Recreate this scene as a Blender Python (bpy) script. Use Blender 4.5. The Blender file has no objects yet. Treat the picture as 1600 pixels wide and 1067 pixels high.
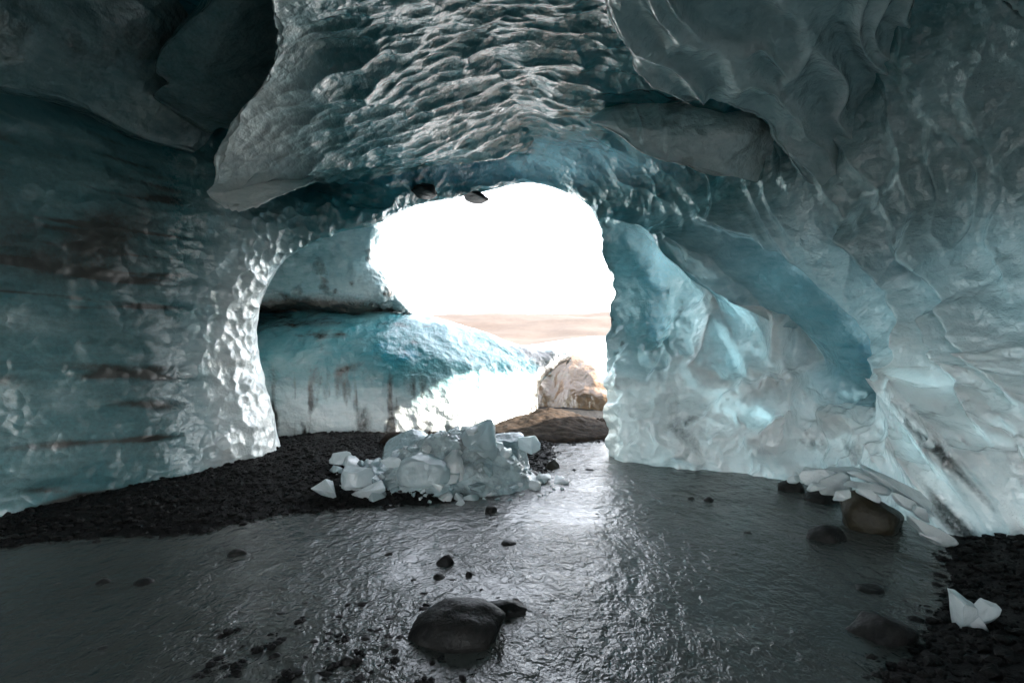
import bpy, bmesh, math, random
import numpy as np
from mathutils import Vector, Matrix

scene = bpy.context.scene
C = scene.collection
R = math.radians

# ------------------------------------------------------------------ camera, sky, sun, exposure
CAM_H = 1.7
FPX = 800.0                      # focal length in photo pixels (18 mm on 36 mm, 1600 px wide)
cam_data = bpy.data.cameras.new('camera')
cam_data.lens = 18.0
cam_data.sensor_width = 36.0
cam_data.clip_start = 0.05
cam_data.clip_end = 5000.0
cam = bpy.data.objects.new('camera', cam_data)
C.objects.link(cam)
cam.location = (0, 0, CAM_H)
cam.rotation_euler = (R(90), 0, 0)
scene.camera = cam

SUN_DIR = Vector((0.80, 0.13, 0.42)).normalized()      # towards the sun
world = bpy.data.worlds.new('World')
scene.world = world
world.use_nodes = True
wn = world.node_tree.nodes
wl = world.node_tree.links
wn.clear()
sky = wn.new('ShaderNodeTexSky')
sky.sky_type = 'NISHITA'
sky.sun_disc = False
sky.sun_elevation = math.asin(SUN_DIR.z)
sky.sun_rotation = math.atan2(SUN_DIR.x, SUN_DIR.y)
sky.air_density = 1.0
sky.dust_density = 1.5
sky.ozone_density = 1.0
bg = wn.new('ShaderNodeBackground')
bg.inputs['Strength'].default_value = 0.15
wo = wn.new('ShaderNodeOutputWorld')
hs = wn.new('ShaderNodeHueSaturation')        # thin white overcast veil
hs.inputs['Saturation'].default_value = 0.3
wl.new(sky.outputs[0], hs.inputs['Color'])
wl.new(hs.outputs[0], bg.inputs['Color'])
wl.new(bg.outputs[0], wo.inputs['Surface'])

sun_data = bpy.data.lights.new('sun', 'SUN')
sun_data.energy = 4.0
sun_data.angle = R(1.0)
sun_data.color = (1.0, 0.93, 0.83)
sun = bpy.data.objects.new('sun', sun_data)
C.objects.link(sun)
sun.rotation_euler = SUN_DIR.to_track_quat('Z', 'Y').to_euler()
sun.location = (20, 5, 30)

scene.view_settings.view_transform = 'Standard'
scene.view_settings.look = 'None'
scene.view_settings.exposure = 3.58
scene.view_settings.gamma = 1.0
scene.view_settings.use_curve_mapping = False
scene.render.engine = 'CYCLES'
cy = scene.cycles
cy.use_denoising = True
cy.denoiser = 'OPENIMAGEDENOISE'
cy.max_bounces = 8
cy.diffuse_bounces = 5
cy.glossy_bounces = 4
cy.transmission_bounces = 4
cy.sample_clamp_indirect = 6.0
cy.use_adaptive_sampling = True
cy.adaptive_threshold = 0.025
cy.caustics_reflective = False
cy.caustics_refractive = False

# ------------------------------------------------------------------ numpy noise
def _hash(ix, iy, iz, seed):
    h = (ix.astype(np.int64) * 374761393 + iy.astype(np.int64) * 668265263 + iz.astype(np.int64) * 2147483647 + seed * 1274126177) & 0xffffffff
    h = ((h ^ (h >> 13)) * 1274126177) & 0xffffffff
    h = ((h ^ (h >> 16)) * 2246822519) & 0xffffffff
    return (h ^ (h >> 15)) & 0xffffffff

def vnoise(P, seed=0):
    """gradient noise, about -1..1, for points P (..., 3)"""
    sh = P.shape[:-1]
    P = P.reshape(-1, 3)
    i = np.floor(P)
    f = P - i
    i = i.astype(np.int64)
    w = f * f * f * (f * (f * 6 - 15) + 10)
    out = np.zeros(len(P))
    for dx in (0, 1):
        wx = w[:, 0] if dx else 1 - w[:, 0]
        for dy in (0, 1):
            wy = w[:, 1] if dy else 1 - w[:, 1]
            for dz in (0, 1):
                wz = w[:, 2] if dz else 1 - w[:, 2]
                h = _hash(i[:, 0] + dx, i[:, 1] + dy, i[:, 2] + dz, seed)
                gx = ((h & 1023) / 511.5 - 1)
                gy = (((h >> 10) & 1023) / 511.5 - 1)
                gz = (((h >> 20) & 1023) / 511.5 - 1)
                out += wx * wy * wz * (gx * (f[:, 0] - dx) + gy * (f[:, 1] - dy) + gz * (f[:, 2] - dz))
    return (out * 1.3).reshape(sh)

def fbm(P, oct=4, seed=0, gain=0.5):
    a, s, t = 1.0, 0.0, 0.0
    for k in range(oct):
        s = s + a * vnoise(P * (2.03 ** k) + 17.3 * k, seed + k)
        t += a
        a *= gain
    return s / t * 1.4

def ridged(P, oct=3, seed=0):
    a, s, t = 1.0, 0.0, 0.0
    for k in range(oct):
        s = s + a * (1 - np.abs(vnoise(P * (2.1 ** k) + 9.1 * k, seed + k)) * 1.6)
        t += a
        a *= 0.5
    return s / t

def voronoi(P, seed=0):
    """F1 and F2 distances"""
    sh = P.shape[:-1]
    P = P.reshape(-1, 3)
    i = np.floor(P).astype(np.int64)
    f1 = np.full(len(P), 9.0)
    f2 = np.full(len(P), 9.0)
    for dx in (-1, 0, 1):
        for dy in (-1, 0, 1):
            for dz in (-1, 0, 1):
                j = i + np.array((dx, dy, dz))
                h = _hash(j[:, 0], j[:, 1], j[:, 2], seed)
                c = j + np.stack([(h & 1023) / 1023.0, ((h >> 10) & 1023) / 1023.0, ((h >> 20) & 1023) / 1023.0], -1)
                d = np.sqrt(((P - c) ** 2).sum(-1))
                f2 = np.minimum(f2, np.maximum(f1, d))
                f1 = np.minimum(f1, d)
    return f1.reshape(sh), f2.reshape(sh)

def smooth(a, b, x):
    t = np.clip((x - a) / (b - a), 0, 1)
    return t * t * (3 - 2 * t)

def blob(px, py, cx, cy_, rx, ry, rot=0.0):
    c, s = math.cos(R(rot)), math.sin(R(rot))
    u = ((px - cx) * c + (py - cy_) * s) / rx
    v = (-(px - cx) * s + (py - cy_) * c) / ry
    return np.exp(-(u * u + v * v))

def polydist(x, y, pts):
    """distance to a polyline, signed (positive on its left when y points down in the photo = below-left side), parameter 0..1"""
    best = np.full(x.shape, 1e9)
    sgn = np.ones(x.shape)
    tt = np.zeros(x.shape)
    pts = [np.array(p, float) for p in pts]
    L = [np.hypot(*(pts[k + 1] - pts[k])) for k in range(len(pts) - 1)]
    tot = sum(L)
    acc = 0
    for k in range(len(pts) - 1):
        a, b = pts[k], pts[k + 1]
        ab = b - a
        t = ((x - a[0]) * ab[0] + (y - a[1]) * ab[1]) / (ab @ ab)
        tc = np.clip(t, 0, 1)
        d = np.hypot(x - a[0] - tc * ab[0], y - a[1] - tc * ab[1])
        cr = ab[0] * (y - a[1]) - ab[1] * (x - a[0])
        m = d < best
        best = np.where(m, d, best)
        sgn = np.where(m, np.sign(cr), sgn)
        tt = np.where(m, (acc + tc * L[k]) / tot, tt)
        acc += L[k]
    return best * sgn, tt

# ------------------------------------------------------------------ placing and meshing
def at(px, py, d):
    """a point d metres in front of the standing place, seen in the direction of a photo pixel"""
    return np.array(((px - 800.0) / FPX * d, d, CAM_H - (py - 533.5) / FPX * d))

def W(x, y, z):
    return ('w', x, y, z)

def pt(c):
    return np.array(c[1:], float) if c[0] == 'w' else at(*c)

def crom(P, n):
    """Catmull-Rom through points P (k,3): n samples, evenly in the index; P may carry extra axes"""
    P = np.asarray(P, float)
    k = len(P)
    t = np.linspace(0, k - 1, n) if np.isscalar(n) else np.asarray(n)
    i = np.clip(np.floor(t).astype(int), 0, k - 2)
    f = (t - i).reshape((-1,) + (1,) * (P.ndim - 1))
    p1, p2 = P[i], P[i + 1]
    p0 = np.where((i > 0).reshape(f.shape), P[np.maximum(i - 1, 0)], 2 * p1 - p2)
    p3 = np.where((i < k - 2).reshape(f.shape), P[np.minimum(i + 2, k - 1)], 2 * p2 - p1)
    return 0.5 * (2 * p1 + (p2 - p0) * f + (2 * p0 - 5 * p1 + 4 * p2 - p3) * f ** 2 + (3 * p1 - p0 - 3 * p2 + p3) * f ** 3)

def grid_normals(P, toward):
    du = np.gradient(P, axis=0)
    dv = np.gradient(P, axis=1)
    n = np.cross(du, dv)
    n /= np.maximum(np.linalg.norm(n, axis=-1, keepdims=True), 1e-9)
    s = np.sign((n * (toward - P)).sum(-1).mean())
    return n * (s if s else 1)

def project(P):
    d = np.maximum(P[..., 1], 0.05)
    return 800 + P[..., 0] / d * FPX, 533.5 - (P[..., 2] - CAM_H) / d * FPX

def mesh_from(name, verts, faces, mat, parent=None, attrs=None, smooth_shade=True, normals=None):
    me = bpy.data.meshes.new(name)
    verts = np.asarray(verts, np.float32).reshape(-1, 3)
    faces = np.asarray(faces, np.int32)
    k = faces.shape[1]
    me.vertices.add(len(verts))
    me.vertices.foreach_set('co', verts.ravel())
    me.loops.add(faces.size)
    me.loops.foreach_set('vertex_index', faces.ravel())
    me.polygons.add(len(faces))
    me.polygons.foreach_set('loop_start', np.arange(0, faces.size, k, dtype=np.int32))
    me.polygons.foreach_set('use_smooth', np.full(len(faces), smooth_shade))
    me.update(calc_edges=True)
    for key, val in (attrs or {}).items():
        a = me.attributes.new(key, 'FLOAT', 'POINT')
        a.data.foreach_set('value', np.asarray(val, np.float32).ravel())
    if normals is not None:
        me.normals_split_custom_set_from_vertices(np.asarray(normals, np.float32).reshape(-1, 3))
    me.materials.append(mat)
    o = bpy.data.objects.new(name, me)
    C.objects.link(o)
    if parent:
        o.parent = parent
    return o

def grid_faces(m, n, flip=False):
    i = np.arange(m - 1)[:, None] * n + np.arange(n - 1)[None, :]
    f = np.stack([i, i + 1, i + n + 1, i + n], -1).reshape(-1, 4)
    return f[:, ::-1] if flip else f

def grid_obj(name, P, mat, parent=None, attrs=None, toward=np.array((0, 3, 1.7))):
    m, n = P.shape[:2]
    N = grid_normals(P, toward)
    du, dv = P[1:, :-1] - P[:-1, :-1], P[:-1, 1:] - P[:-1, :-1]
    fn = np.cross(dv, du)          # face winding (i, i+1, i+n+1, i+n)
    flip = (fn * N[:-1, :-1]).sum() < 0
    return mesh_from(name, P, grid_faces(m, n, flip), mat, parent, attrs, True)

def tag(o, label=None, cat=None, group=None, kind=None):
    if label: o['label'] = label
    if cat: o['category'] = cat
    if group: o['group'] = group
    if kind: o['kind'] = kind
    return o

# ------------------------------------------------------------------ materials
def new_mat(name):
    m = bpy.data.materials.new(name)
    m.use_nodes = True
    m.node_tree.nodes.clear()
    return m, m.node_tree.nodes, m.node_tree.links

class NT:
    def __init__(self, name):
        self.m, self.n, self.l = new_mat(name)
    def node(self, t, **kw):
        x = self.n.new(t)
        for k, v in kw.items():
            setattr(x, k, v)
        return x
    def link(self, a, b):
        self.l.new(a, b)
    def noise(self, vec, scale, detail=4, rough=0.55, dist=0.0):
        x = self.node('ShaderNodeTexNoise')
        x.inputs['Scale'].default_value = scale
        x.inputs['Detail'].default_value = detail
        x.inputs['Roughness'].default_value = rough
        x.inputs['Distortion'].default_value = dist
        if vec is not None:
            self.link(vec, x.inputs['Vector'])
        return x.outputs['Fac']
    def mapping(self, vec, scale=(1, 1, 1), rot=(0, 0, 0)):
        x = self.node('ShaderNodeMapping')
        x.inputs['Scale'].default_value = scale
        x.inputs['Rotation'].default_value = rot
        self.link(vec, x.inputs['Vector'])
        return x.outputs[0]
    def math(self, op, a, b=None, c=None, clamp=False):
        x = self.node('ShaderNodeMath', operation=op, use_clamp=clamp)
        for k, v in enumerate((a, b, c)):
            if v is None: continue
            if isinstance(v, (int, float)): x.inputs[k].default_value = v
            else: self.link(v, x.inputs[k])
        return x.outputs[0]
    def maprange(self, v, a, b, c=0.0, d=1.0):
        x = self.node('ShaderNodeMapRange')
        x.inputs[1].default_value, x.inputs[2].default_value = a, b
        x.inputs[3].default_value, x.inputs[4].default_value = c, d
        self.link(v, x.inputs[0])
        return x.outputs[0]
    def ramp(self, fac, stops):
        x = self.node('ShaderNodeValToRGB')
        e = x.color_ramp.elements
        while len(e) < len(stops): e.new(0.5)
        for k, (p, c) in enumerate(stops):
            e[k].position = p
            e[k].color = (*c, 1)
        self.link(fac, x.inputs[0])
        return x.outputs[0]
    def mix(self, fac, a, b):
        x = self.node('ShaderNodeMix', data_type='RGBA')
        for s, v in ((x.inputs[0], fac), (x.inputs[6], a), (x.inputs[7], b)):
            if isinstance(v, (int, float)): s.default_value = v
            elif isinstance(v, tuple): s.default_value = (*v, 1)
            else: self.link(v, s)
        return x.outputs[2]
    def attr(self, name):
        x = self.node('ShaderNodeAttribute')
        x.attribute_name = name
        return x.outputs['Fac']
    def bump(self, h, strength, dist, normal=None):
        x = self.node('ShaderNodeBump')
        x.inputs['Strength'].default_value = strength
        x.inputs['Distance'].default_value = dist
        self.link(h, x.inputs['Height'])
        if normal: self.link(normal, x.inputs['Normal'])
        return x.outputs[0]
    def out(self, shader):
        o = self.node('ShaderNodeOutputMaterial')
        self.link(shader, o.inputs['Surface'])
        return self.m

def ice_material(name, use_attr=True, blue0=0.2, dirt0=0.0, transl=0.12, tint=None):
    t = NT(name)
    geo = t.node('ShaderNodeNewGeometry')
    pos = geo.outputs['Position']
    n1 = t.noise(pos, 2.2, 5, 0.6, 0.4)
    n2 = t.noise(t.mapping(pos, (3, 3, 9)), 2.0, 5, 0.6)
    n3 = t.noise(pos, 26.0, 4, 0.65)
    if use_attr:
        blue, dirt = t.attr('blue'), t.attr('dirt')
    else:
        v = t.node('ShaderNodeValue'); v.outputs[0].default_value = blue0
        w = t.node('ShaderNodeValue'); w.outputs[0].default_value = dirt0
        blue, dirt = v.outputs[0], w.outputs[0]
    b = t.math('ADD', blue, t.math('MULTIPLY', t.math('SUBTRACT', n1, 0.5), 0.22))
    b = t.math('ADD', b, t.math('MULTIPLY', t.math('SUBTRACT', n2, 0.5), 0.25), clamp=True)
    col = t.ramp(b, [(0.0, (0.80, 0.80, 0.79)), (0.3, (0.40, 0.50, 0.52)), (0.6, (0.12, 0.25, 0.27)), (0.85, (0.03, 0.18, 0.21)), (1.0, (0.01, 0.19, 0.28))])
    if tint: col = t.mix(0.975, col, tint)
    d = t.math('ADD', dirt, t.math('MULTIPLY', t.math('SUBTRACT', n3, 0.5), 0.5))
    d = t.maprange(d, 0.15, 0.75)
    sp = t.noise(pos, 95.0, 3, 0.6)
    spm = t.maprange(t.noise(pos, 1.6, 4, 0.6), 0.45, 0.7)
    d = t.math('MAXIMUM', d, t.math('MULTIPLY', t.maprange(sp, 0.60, 0.72), t.math('MULTIPLY', spm, 0.7)))
    col = t.mix(d, col, (0.035, 0.033, 0.028))
    fine = t.noise(pos, 60.0, 5, 0.7)
    mid = t.noise(pos, 9.0, 4, 0.6)
    vo = t.node('ShaderNodeTexVoronoi', feature='F1')
    vo.inputs['Scale'].default_value = 5.5
    wv = t.node('ShaderNodeVectorMath', operation='ADD')
    t.link(pos, wv.inputs[0])
    nz = t.node('ShaderNodeTexNoise'); nz.inputs['Scale'].default_value = 3.0
    t.link(pos, nz.inputs['Vector'])
    sc_ = t.node('ShaderNodeVectorMath', operation='SCALE'); sc_.inputs['Scale'].default_value = 0.35
    t.link(nz.outputs['Color'], sc_.inputs[0]); t.link(sc_.outputs[0], wv.inputs[1])
    t.link(wv.outputs[0], vo.inputs['Vector'])
    nb = t.bump(fine, 0.22, 0.010)
    midh = t.math('MULTIPLY', mid, t.math('SUBTRACT', 1.0, t.math('MULTIPLY', t.attr('worn'), 0.8))) if use_attr else mid
    nb = t.bump(midh, 0.5, 0.06, nb)
    nb = t.bump(vo.outputs['Distance'], 0.25, 0.08, nb)
    p = t.node('ShaderNodeBsdfPrincipled')
    t.link(col, p.inputs['Base Color'])
    rg_ = t.maprange(n3, 0.3, 0.7, 0.03, 0.20)
    if use_attr:
        rg_ = t.math('ADD', rg_, t.math('MULTIPLY', t.attr('worn'), 0.30))
    t.link(rg_, p.inputs['Roughness'])
    p.inputs['IOR'].default_value = 1.33
    p.inputs['Specular IOR Level'].default_value = 1.0
    t.link(nb, p.inputs['Normal'])
    p.inputs['IOR'].default_value = 1.5
    sh = p.outputs[0]
    if use_attr:
        tr = t.node('ShaderNodeBsdfTranslucent')
        tr.inputs['Color'].default_value = (0.42, 0.76, 0.92, 1)
        t.link(nb, tr.inputs['Normal'])
        mx = t.node('ShaderNodeMixShader')
        t.link(t.math('MULTIPLY', t.attr('thin'), 0.052), mx.inputs[0])
        t.link(p.outputs[0], mx.inputs[1])
        t.link(tr.outputs[0], mx.inputs[2])
        sh = mx.outputs[0]
    elif transl > 0:
        tr = t.node('ShaderNodeBsdfTranslucent')
        tr.inputs['Color'].default_value = (0.72, 0.88, 0.92, 1)
        mx = t.node('ShaderNodeMixShader')
        mx.inputs[0].default_value = transl
        t.link(p.outputs[0], mx.inputs[1])
        t.link(tr.outputs[0], mx.inputs[2])
        sh = mx.outputs[0]
    return t.out(sh)

M_ICE = ice_material('glacier_ice', transl=0.0)
M_BLOCK = ice_material('broken_ice', False, 0.0, 0.0, transl=0.34)
M_BLOCK_TEAL = ice_material('clear_ice', False, 0.20, 0.0, transl=0.40)

def rock_material(name, c1, c2, rough=(0.25, 0.6), scale=8.0, spec=0.35):
    t = NT(name)
    geo = t.node('ShaderNodeNewGeometry')
    tc = t.node('ShaderNodeTexCoord')
    pos = geo.outputs['Position']
    a = t.noise(pos, scale, 6, 0.65)
    b = t.noise(pos, scale * 7, 5, 0.7)
    col = t.mix(t.maprange(a, 0.35, 0.65), c1, c2)
    nb = t.bump(b, 0.5, 0.01)
    nb = t.bump(a, 0.5, 0.04, nb)
    p = t.node('ShaderNodeBsdfPrincipled')
    t.link(col, p.inputs['Base Color'])
    t.link(t.maprange(b, 0.3, 0.7, *rough), p.inputs['Roughness'])
    p.inputs['Specular IOR Level'].default_value = spec
    t.link(nb, p.inputs['Normal'])
    return t.out(p.outputs[0])

M_BASALT = rock_material('wet_basalt', (0.006, 0.006, 0.006), (0.02, 0.019, 0.017), (0.3, 0.65), 8.0, 0.18)
M_BROWN = rock_material('brown_boulder_rock', (0.012, 0.010, 0.006), (0.034, 0.027, 0.014), (0.35, 0.7), 5.0)
M_GRAVEL = rock_material('black_gravel', (0.003, 0.003, 0.003), (0.018, 0.017, 0.016), (0.45, 0.85), 22.0, 0.12)
M_MOUND = rock_material('brown_debris', (0.014, 0.011, 0.009), (0.04, 0.028, 0.02), (0.7, 0.95), 9.0, 0.05)
M_HILL = rock_material('tan_hill', (0.030, 0.019, 0.013), (0.047, 0.031, 0.023), (0.9, 1.0), 0.08)

def water_material():
    t = NT('silty_meltwater')
    geo = t.node('ShaderNodeNewGeometry')
    pos = geo.outputs['Position']
    m = t.mapping(pos, (1.0, 0.75, 1.0), (0, 0, R(-25)))
    a = t.noise(m, 11.0, 3, 0.55, 0.6)
    b = t.noise(m, 38.0, 3, 0.6, 0.4)
    msk = t.maprange(t.noise(m, 1.1, 3, 0.6, 0.8), 0.35, 0.65, 0.35, 1.15)
    nb = t.bump(t.math('MULTIPLY', b, msk), 0.7, 0.016)
    nb = t.bump(t.math('MULTIPLY', a, msk), 0.9, 0.034, nb)
    p = t.node('ShaderNodeBsdfPrincipled')
    c = t.noise(pos, 1.2, 4)
    t.link(t.mix(c, (0.040, 0.044, 0.040), (0.080, 0.084, 0.076)), p.inputs['Base Color'])
    p.inputs['Roughness'].default_value = 0.17
    p.inputs['IOR'].default_value = 1.42
    t.link(nb, p.inputs['Normal'])
    return t.out(p.outputs[0])
M_WATER = water_material()

# ------------------------------------------------------------------ the main ice shell: left wall, ceiling, right wall
# each row is a flow line of the passage: hidden roll-back behind the mouth | rim of the mouth | towards the camera ... | behind it
def left_row(z, dx, lean):
    """one height of the left wall: straight along the bank, then a broad buttress turning towards the mouth"""
    pl = [(-3.2,7.28,1,0), (-3.15,6.92,1,0), (-3.28,6.55,1,0), (-3.62,6.25,.9,.1), (-4.05,6.03,.7,.3), (-4.45,5.65,.4,.6), (-4.8,5.0,.2,.8), (-5.1,4.0,.1,1), (-5.4,1.6,.1,1)]
    return [W(x + dx * a - lean * b, y, z) for x, y, a, b in pl]
ROWS = [
 # left wall, from its foot upwards
 ([W(-6.5,10.5,-.4), W(-4.2,8.3,-.4)], left_row(-.3, 0.0, 0.0)),
 ([W(-6.5,10.5,.6), W(-4.2,8.3,.6)], left_row(.5, -.14, .08)),
 ([W(-6.5,10.5,1.3), W(-4.3,8.3,1.3)], left_row(1.2, -.33, .18)),
 ([W(-6.5,10.5,2.1), W(-4.3,8.3,2.1)], left_row(2.0, -.41, .25)),
 ([W(-6.5,10.5,3.2), W(-3.9,8.5,3.1)], [(428,423,7.25), (412,412,6.95), (375,395,6.6), (320,362,6.35), (250,325,6.1), (160,285,5.7), (0,215,5.0), (-350,60,3.8), W(-5.6,1.6,3.8)]),
 ([W(-5.2,10.3,4.6), W(-3.1,8.8,4.1)], [(500,372,7.35), (470,352,7.15), (420,320,6.9), (340,250,6.65), (220,170,6.1), (100,100,5.4), (0,30,4.85), (-450,-260,3.3), W(-5.2,1.6,5.0)]),
 ([W(-3.2,9.9,5.6), W(-2.4,9.0,4.5)], [(590,345,7.7), (480,270,7.4), (400,180,6.8), (330,80,6.0), (260,0,5.3), (100,-200,3.8), W(-3.6,1.7,5.3)]),
 # ceiling
 ([W(-2.0,8.9,6.6), W(-1.6,9.15,4.7)], [(660,318,8.6), (600,200,7.3), (540,80,5.7), (500,0,4.85), (400,-200,3.5), W(-1.8,1.7,5.1)]),
 ([W(-0.8,8.8,6.8), W(-.7,9.3,4.9)], [(740,303,9.0), (720,230,8.2), (700,140,6.6), (680,60,5.5), (660,0,4.9), (620,-200,3.5), W(-.7,1.7,5.0)]),
 ([W(.6,8.8,6.8), W(.4,9.3,5.1)], [(830,285,9.0), (840,225,8.2), (850,140,6.6), (860,60,5.5), (870,0,4.9), (900,-200,3.5), W(.5,1.7,5.0)]),
 ([W(3.0,11.0,6.6), W(1.6,9.3,4.8)], [(905,310,8.8), (960,255,8.0), (1030,190,6.9), (1100,100,5.7), (1170,0,4.7), (1330,-200,3.4), W(2.2,1.7,5.0)]),  # unseen back end extended to block sun
 # right shoulder and wall, downwards; unseen back ends shaped to mask the sun
 ([W(4.2,12.4,5.6), W(2.3,9.9,4.1)], [(935,345,8.6), (1010,330,8.1), (1120,280,7.2), (1220,210,6.3), (1330,110,5.35), (1450,0,4.5), (1750,-250,3.3), W(4.2,1.7,4.8)]),
 ([W(4.4,12.6,4.2), W(2.55,10.3,3.2)], [(940,388,8.5), (1040,378,8.0), (1141,385,7.4), (1242,381,6.8), (1340,330,6.0), (1450,230,5.2), (1600,100,4.35), (1900,-150,3.3), W(5.0,1.7,4.0)]),
 ([W(4.0,9.9,3.6), W(2.3,9.15,2.75)], [(957,455,8.2), (1060,450,7.9), (1166,486,7.4), (1267,510,6.9), (1352,478,6.35), (1450,420,5.7), (1600,330,4.85), (1950,150,3.4), W(5.4,1.7,3.0)]),
 ([W(4,10.0,1.3), W(2.1,8.8,1.6)], [(948,540,8.0), (1040,545,7.7), (1140,560,7.3), (1250,580,6.8), (1350,590,6.35), (1450,580,5.75), (1600,560,4.95), (1950,520,3.5), W(5.4,1.7,1.7)]),
 ([W(4,11.2,1.0), W(2.4,9.8,.95)], [(962,630,7.75), (1040,640,7.45), (1140,650,7.05), (1250,660,6.6), (1350,680,6.0), (1450,690,5.5), (1600,705,4.6), (1950,760,3.3), W(4.9,1.7,.7)]),
 ([W(4,11.2,-.4), W(2.4,9.8,-.4)], [W(1.55,7.62,-.25), W(2.2,7.3,-.25), W(2.9,6.95,-.25), W(3.45,6.35,-.25), W(3.72,5.4,-.25), W(3.75,4.6,-.25), W(3.8,3.7,-.25), W(4.0,2.7,-.25), W(4.5,1.6,-.25)]),
]
SPLIT = (6, 11)      # rows where left wall / ceiling / right wall meet

def sample_row(front, n):
    """n points from rim to the far end, spaced evenly in the picture (coarser off frame)"""
    P = crom([pt(c) for c in front], 40 * len(front))
    px, py = project(P)
    step = np.hypot(np.diff(px), np.diff(py))
    mx, my = (px[1:] + px[:-1]) / 2, (py[1:] + py[:-1]) / 2
    off = (mx < -40) | (mx > 1640) | (my < -40) | (my > 1107)
    step = np.where(off, np.minimum(step, 60) * 0.12, step) + 0.2
    s = np.concatenate([[0], np.cumsum(step)])
    q = np.linspace(0, s[-1], n)
    return np.stack([np.interp(q, s, P[:, k]) for k in range(3)], -1)

NV = 430
BACK_C, BACK_K = (-2.6, 3.4), 0.36      # passage narrows behind the camera to an unseen entrance, sized for fill light
base = []
for hid, front in ROWS:
    vis = sample_row(front, NV)
    h = crom([pt(c) for c in hid] + [vis[0], vis[6]], np.linspace(0, len(hid), 31))[:-1]
    last = vis[-1]
    back = np.stack([last + (np.array((last[0], -2.5, last[2])) - last) * f for f in np.linspace(0, 1, 13)[1:]])
    e = back[-1]
    hole = np.array((BACK_C[0] + (e[0]) * BACK_K, -4.6, max(BACK_C[1] + (e[2] - 2.3) * BACK_K, -0.3)))
    shut = np.stack([e + (hole - e) * f for f in np.linspace(0, 1, 11)[1:]])
    base.append(np.concatenate([h, vis, back, shut]))
base = np.stack(base)                       # rows x samples x 3
px0, py0 = project(base)
gap = []
for k in range(len(base) - 1):
    m = slice(30, 30 + NV)
    gap.append(np.percentile(np.hypot(px0[k + 1, m] - px0[k, m], py0[k + 1, m] - py0[k, m]), 60))
cnt = [max(16, int(min(g, 400) / 3.4)) for g in gap]
tpar = np.concatenate([np.linspace(k, k + 1, c, endpoint=False) for k, c in enumerate(cnt)] + [[len(base) - 1]])
S = crom(base, tpar)
cuts = [int(np.searchsorted(tpar, s)) for s in SPLIT]
NU = len(tpar)
axis_pt = np.stack([np.zeros(S.shape[:2]) - 0.3, S[..., 1] - 1.0, np.full(S.shape[:2], 1.9)], -1)
du, dv = np.gradient(S, axis=0), np.gradient(S, axis=1)
N0 = np.cross(du, dv)
N0 /= np.maximum(np.linalg.norm(N0, axis=-1, keepdims=True), 1e-9)
if (N0[NU // 2, 200] * (axis_pt[NU // 2, 200] - S[NU // 2, 200])).sum() < 0:
    N0 = -N0
PX, PY = project(S)
side = tpar[:, None] * np.ones((1, S.shape[1]))
isL = 1 - smooth(4.0, 6.0, side)
isR = smooth(10.6, 11.8, side)
isC = np.clip(1 - isL - isR, 0, 1)
fr = smooth(24, 40, np.arange(S.shape[1]))[None, :]   # fades the modelling out on the hidden roll-back

def flutes(P):
    """long smooth ridges slanting down the upper right of the cave"""
    a = P[..., 0] * 0.55 + P[..., 1] * 0.35 - P[..., 2] * 0.75
    w = 0.35 * fbm(P * 0.9, 2, 61)
    u = P[..., 0] * 0.62 - P[..., 1] * 0.45 + P[..., 2] * 0.3
    q = np.stack([u * 4.0 + w * 2, a * 0.9 + w, P[..., 1] * 0.8], -1)
    r = 1 - np.abs(vnoise(q, 63)) * 2.0
    r2 = 1 - np.abs(vnoise(q * 2.3 + 5, 64)) * 2.0
    return (r ** 2) * np.sign(r) + 0.22 * r2 * smooth(-0.2, 0.5, fbm(P * 1.2, 2, 65))

off = np.zeros(S.shape[:2])
off += fbm(S * 0.9, 3, 3) * (0.10 + 0.06 * isR + 0.03 * isC)
off += fbm(S * np.array((1.6, 1.6, 3.2)), 4, 11) * 0.05 * isL
# scallops: concave cups with sharp crests, long across the passage on the ceiling
warp = np.stack([fbm(S * 1.3, 2, 21), fbm(S * 1.3, 2, 22), fbm(S * 1.3, 2, 23)], -1) * 0.35
pill = blob(PX, PY, 370, 570, 80, 280) * isL + blob(PX, PY, 480, 360, 130, 60) * (1 - isR)
pill = np.clip(pill * 1.4, 0, 1)
f1c, f2c = voronoi((S + warp * 0.4) * np.array((2.1, 7.0, 4.4)), 5)
f1p, f2p = voronoi((S + warp * 0.25) * np.array((7.6, 7.6, 6.4)), 6)
sc_amp = isC * (1 - 0.75 * blob(PX, PY, 790, 255, 200, 28)) * smooth(1200, 1000, PX)
f1d, f2d = voronoi((S + warp * 0.6) * np.array((1.1, 3.6, 2.6)), 7)
mx_sc = smooth(-0.25, 0.35, fbm(S * 0.9, 2, 41))
off += (0.06 * f1c ** 2 * (0.25 + 0.9 * mx_sc) + 0.13 * f1d ** 2 * (1.1 - mx_sc)) * sc_amp
off += 0.085 * f1p ** 2 * pill * (0.45 + 0.55 * smooth(280, 380, PX)) * (0.5 + 0.8 * smooth(-0.3, 0.3, fbm(S * 1.6, 2, 43)))
cuts_noise = fbm(S * 3.0, 4, 31)
off += cuts_noise * 0.02 * (1 - 0.7 * isL * smooth(330, 230, PX))

# right wall: ribs and hollows
def rib(pts, wa, wb, amp, soft=0.12):
    s, t = polydist(PX, PY, pts)
    taper = smooth(0, soft, t) * (1 - smooth(1 - soft, 1, t))
    return amp * np.where(s > 0, np.exp(-np.abs(s) / wa), np.exp(-np.abs(s) / wb)) * taper

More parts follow.
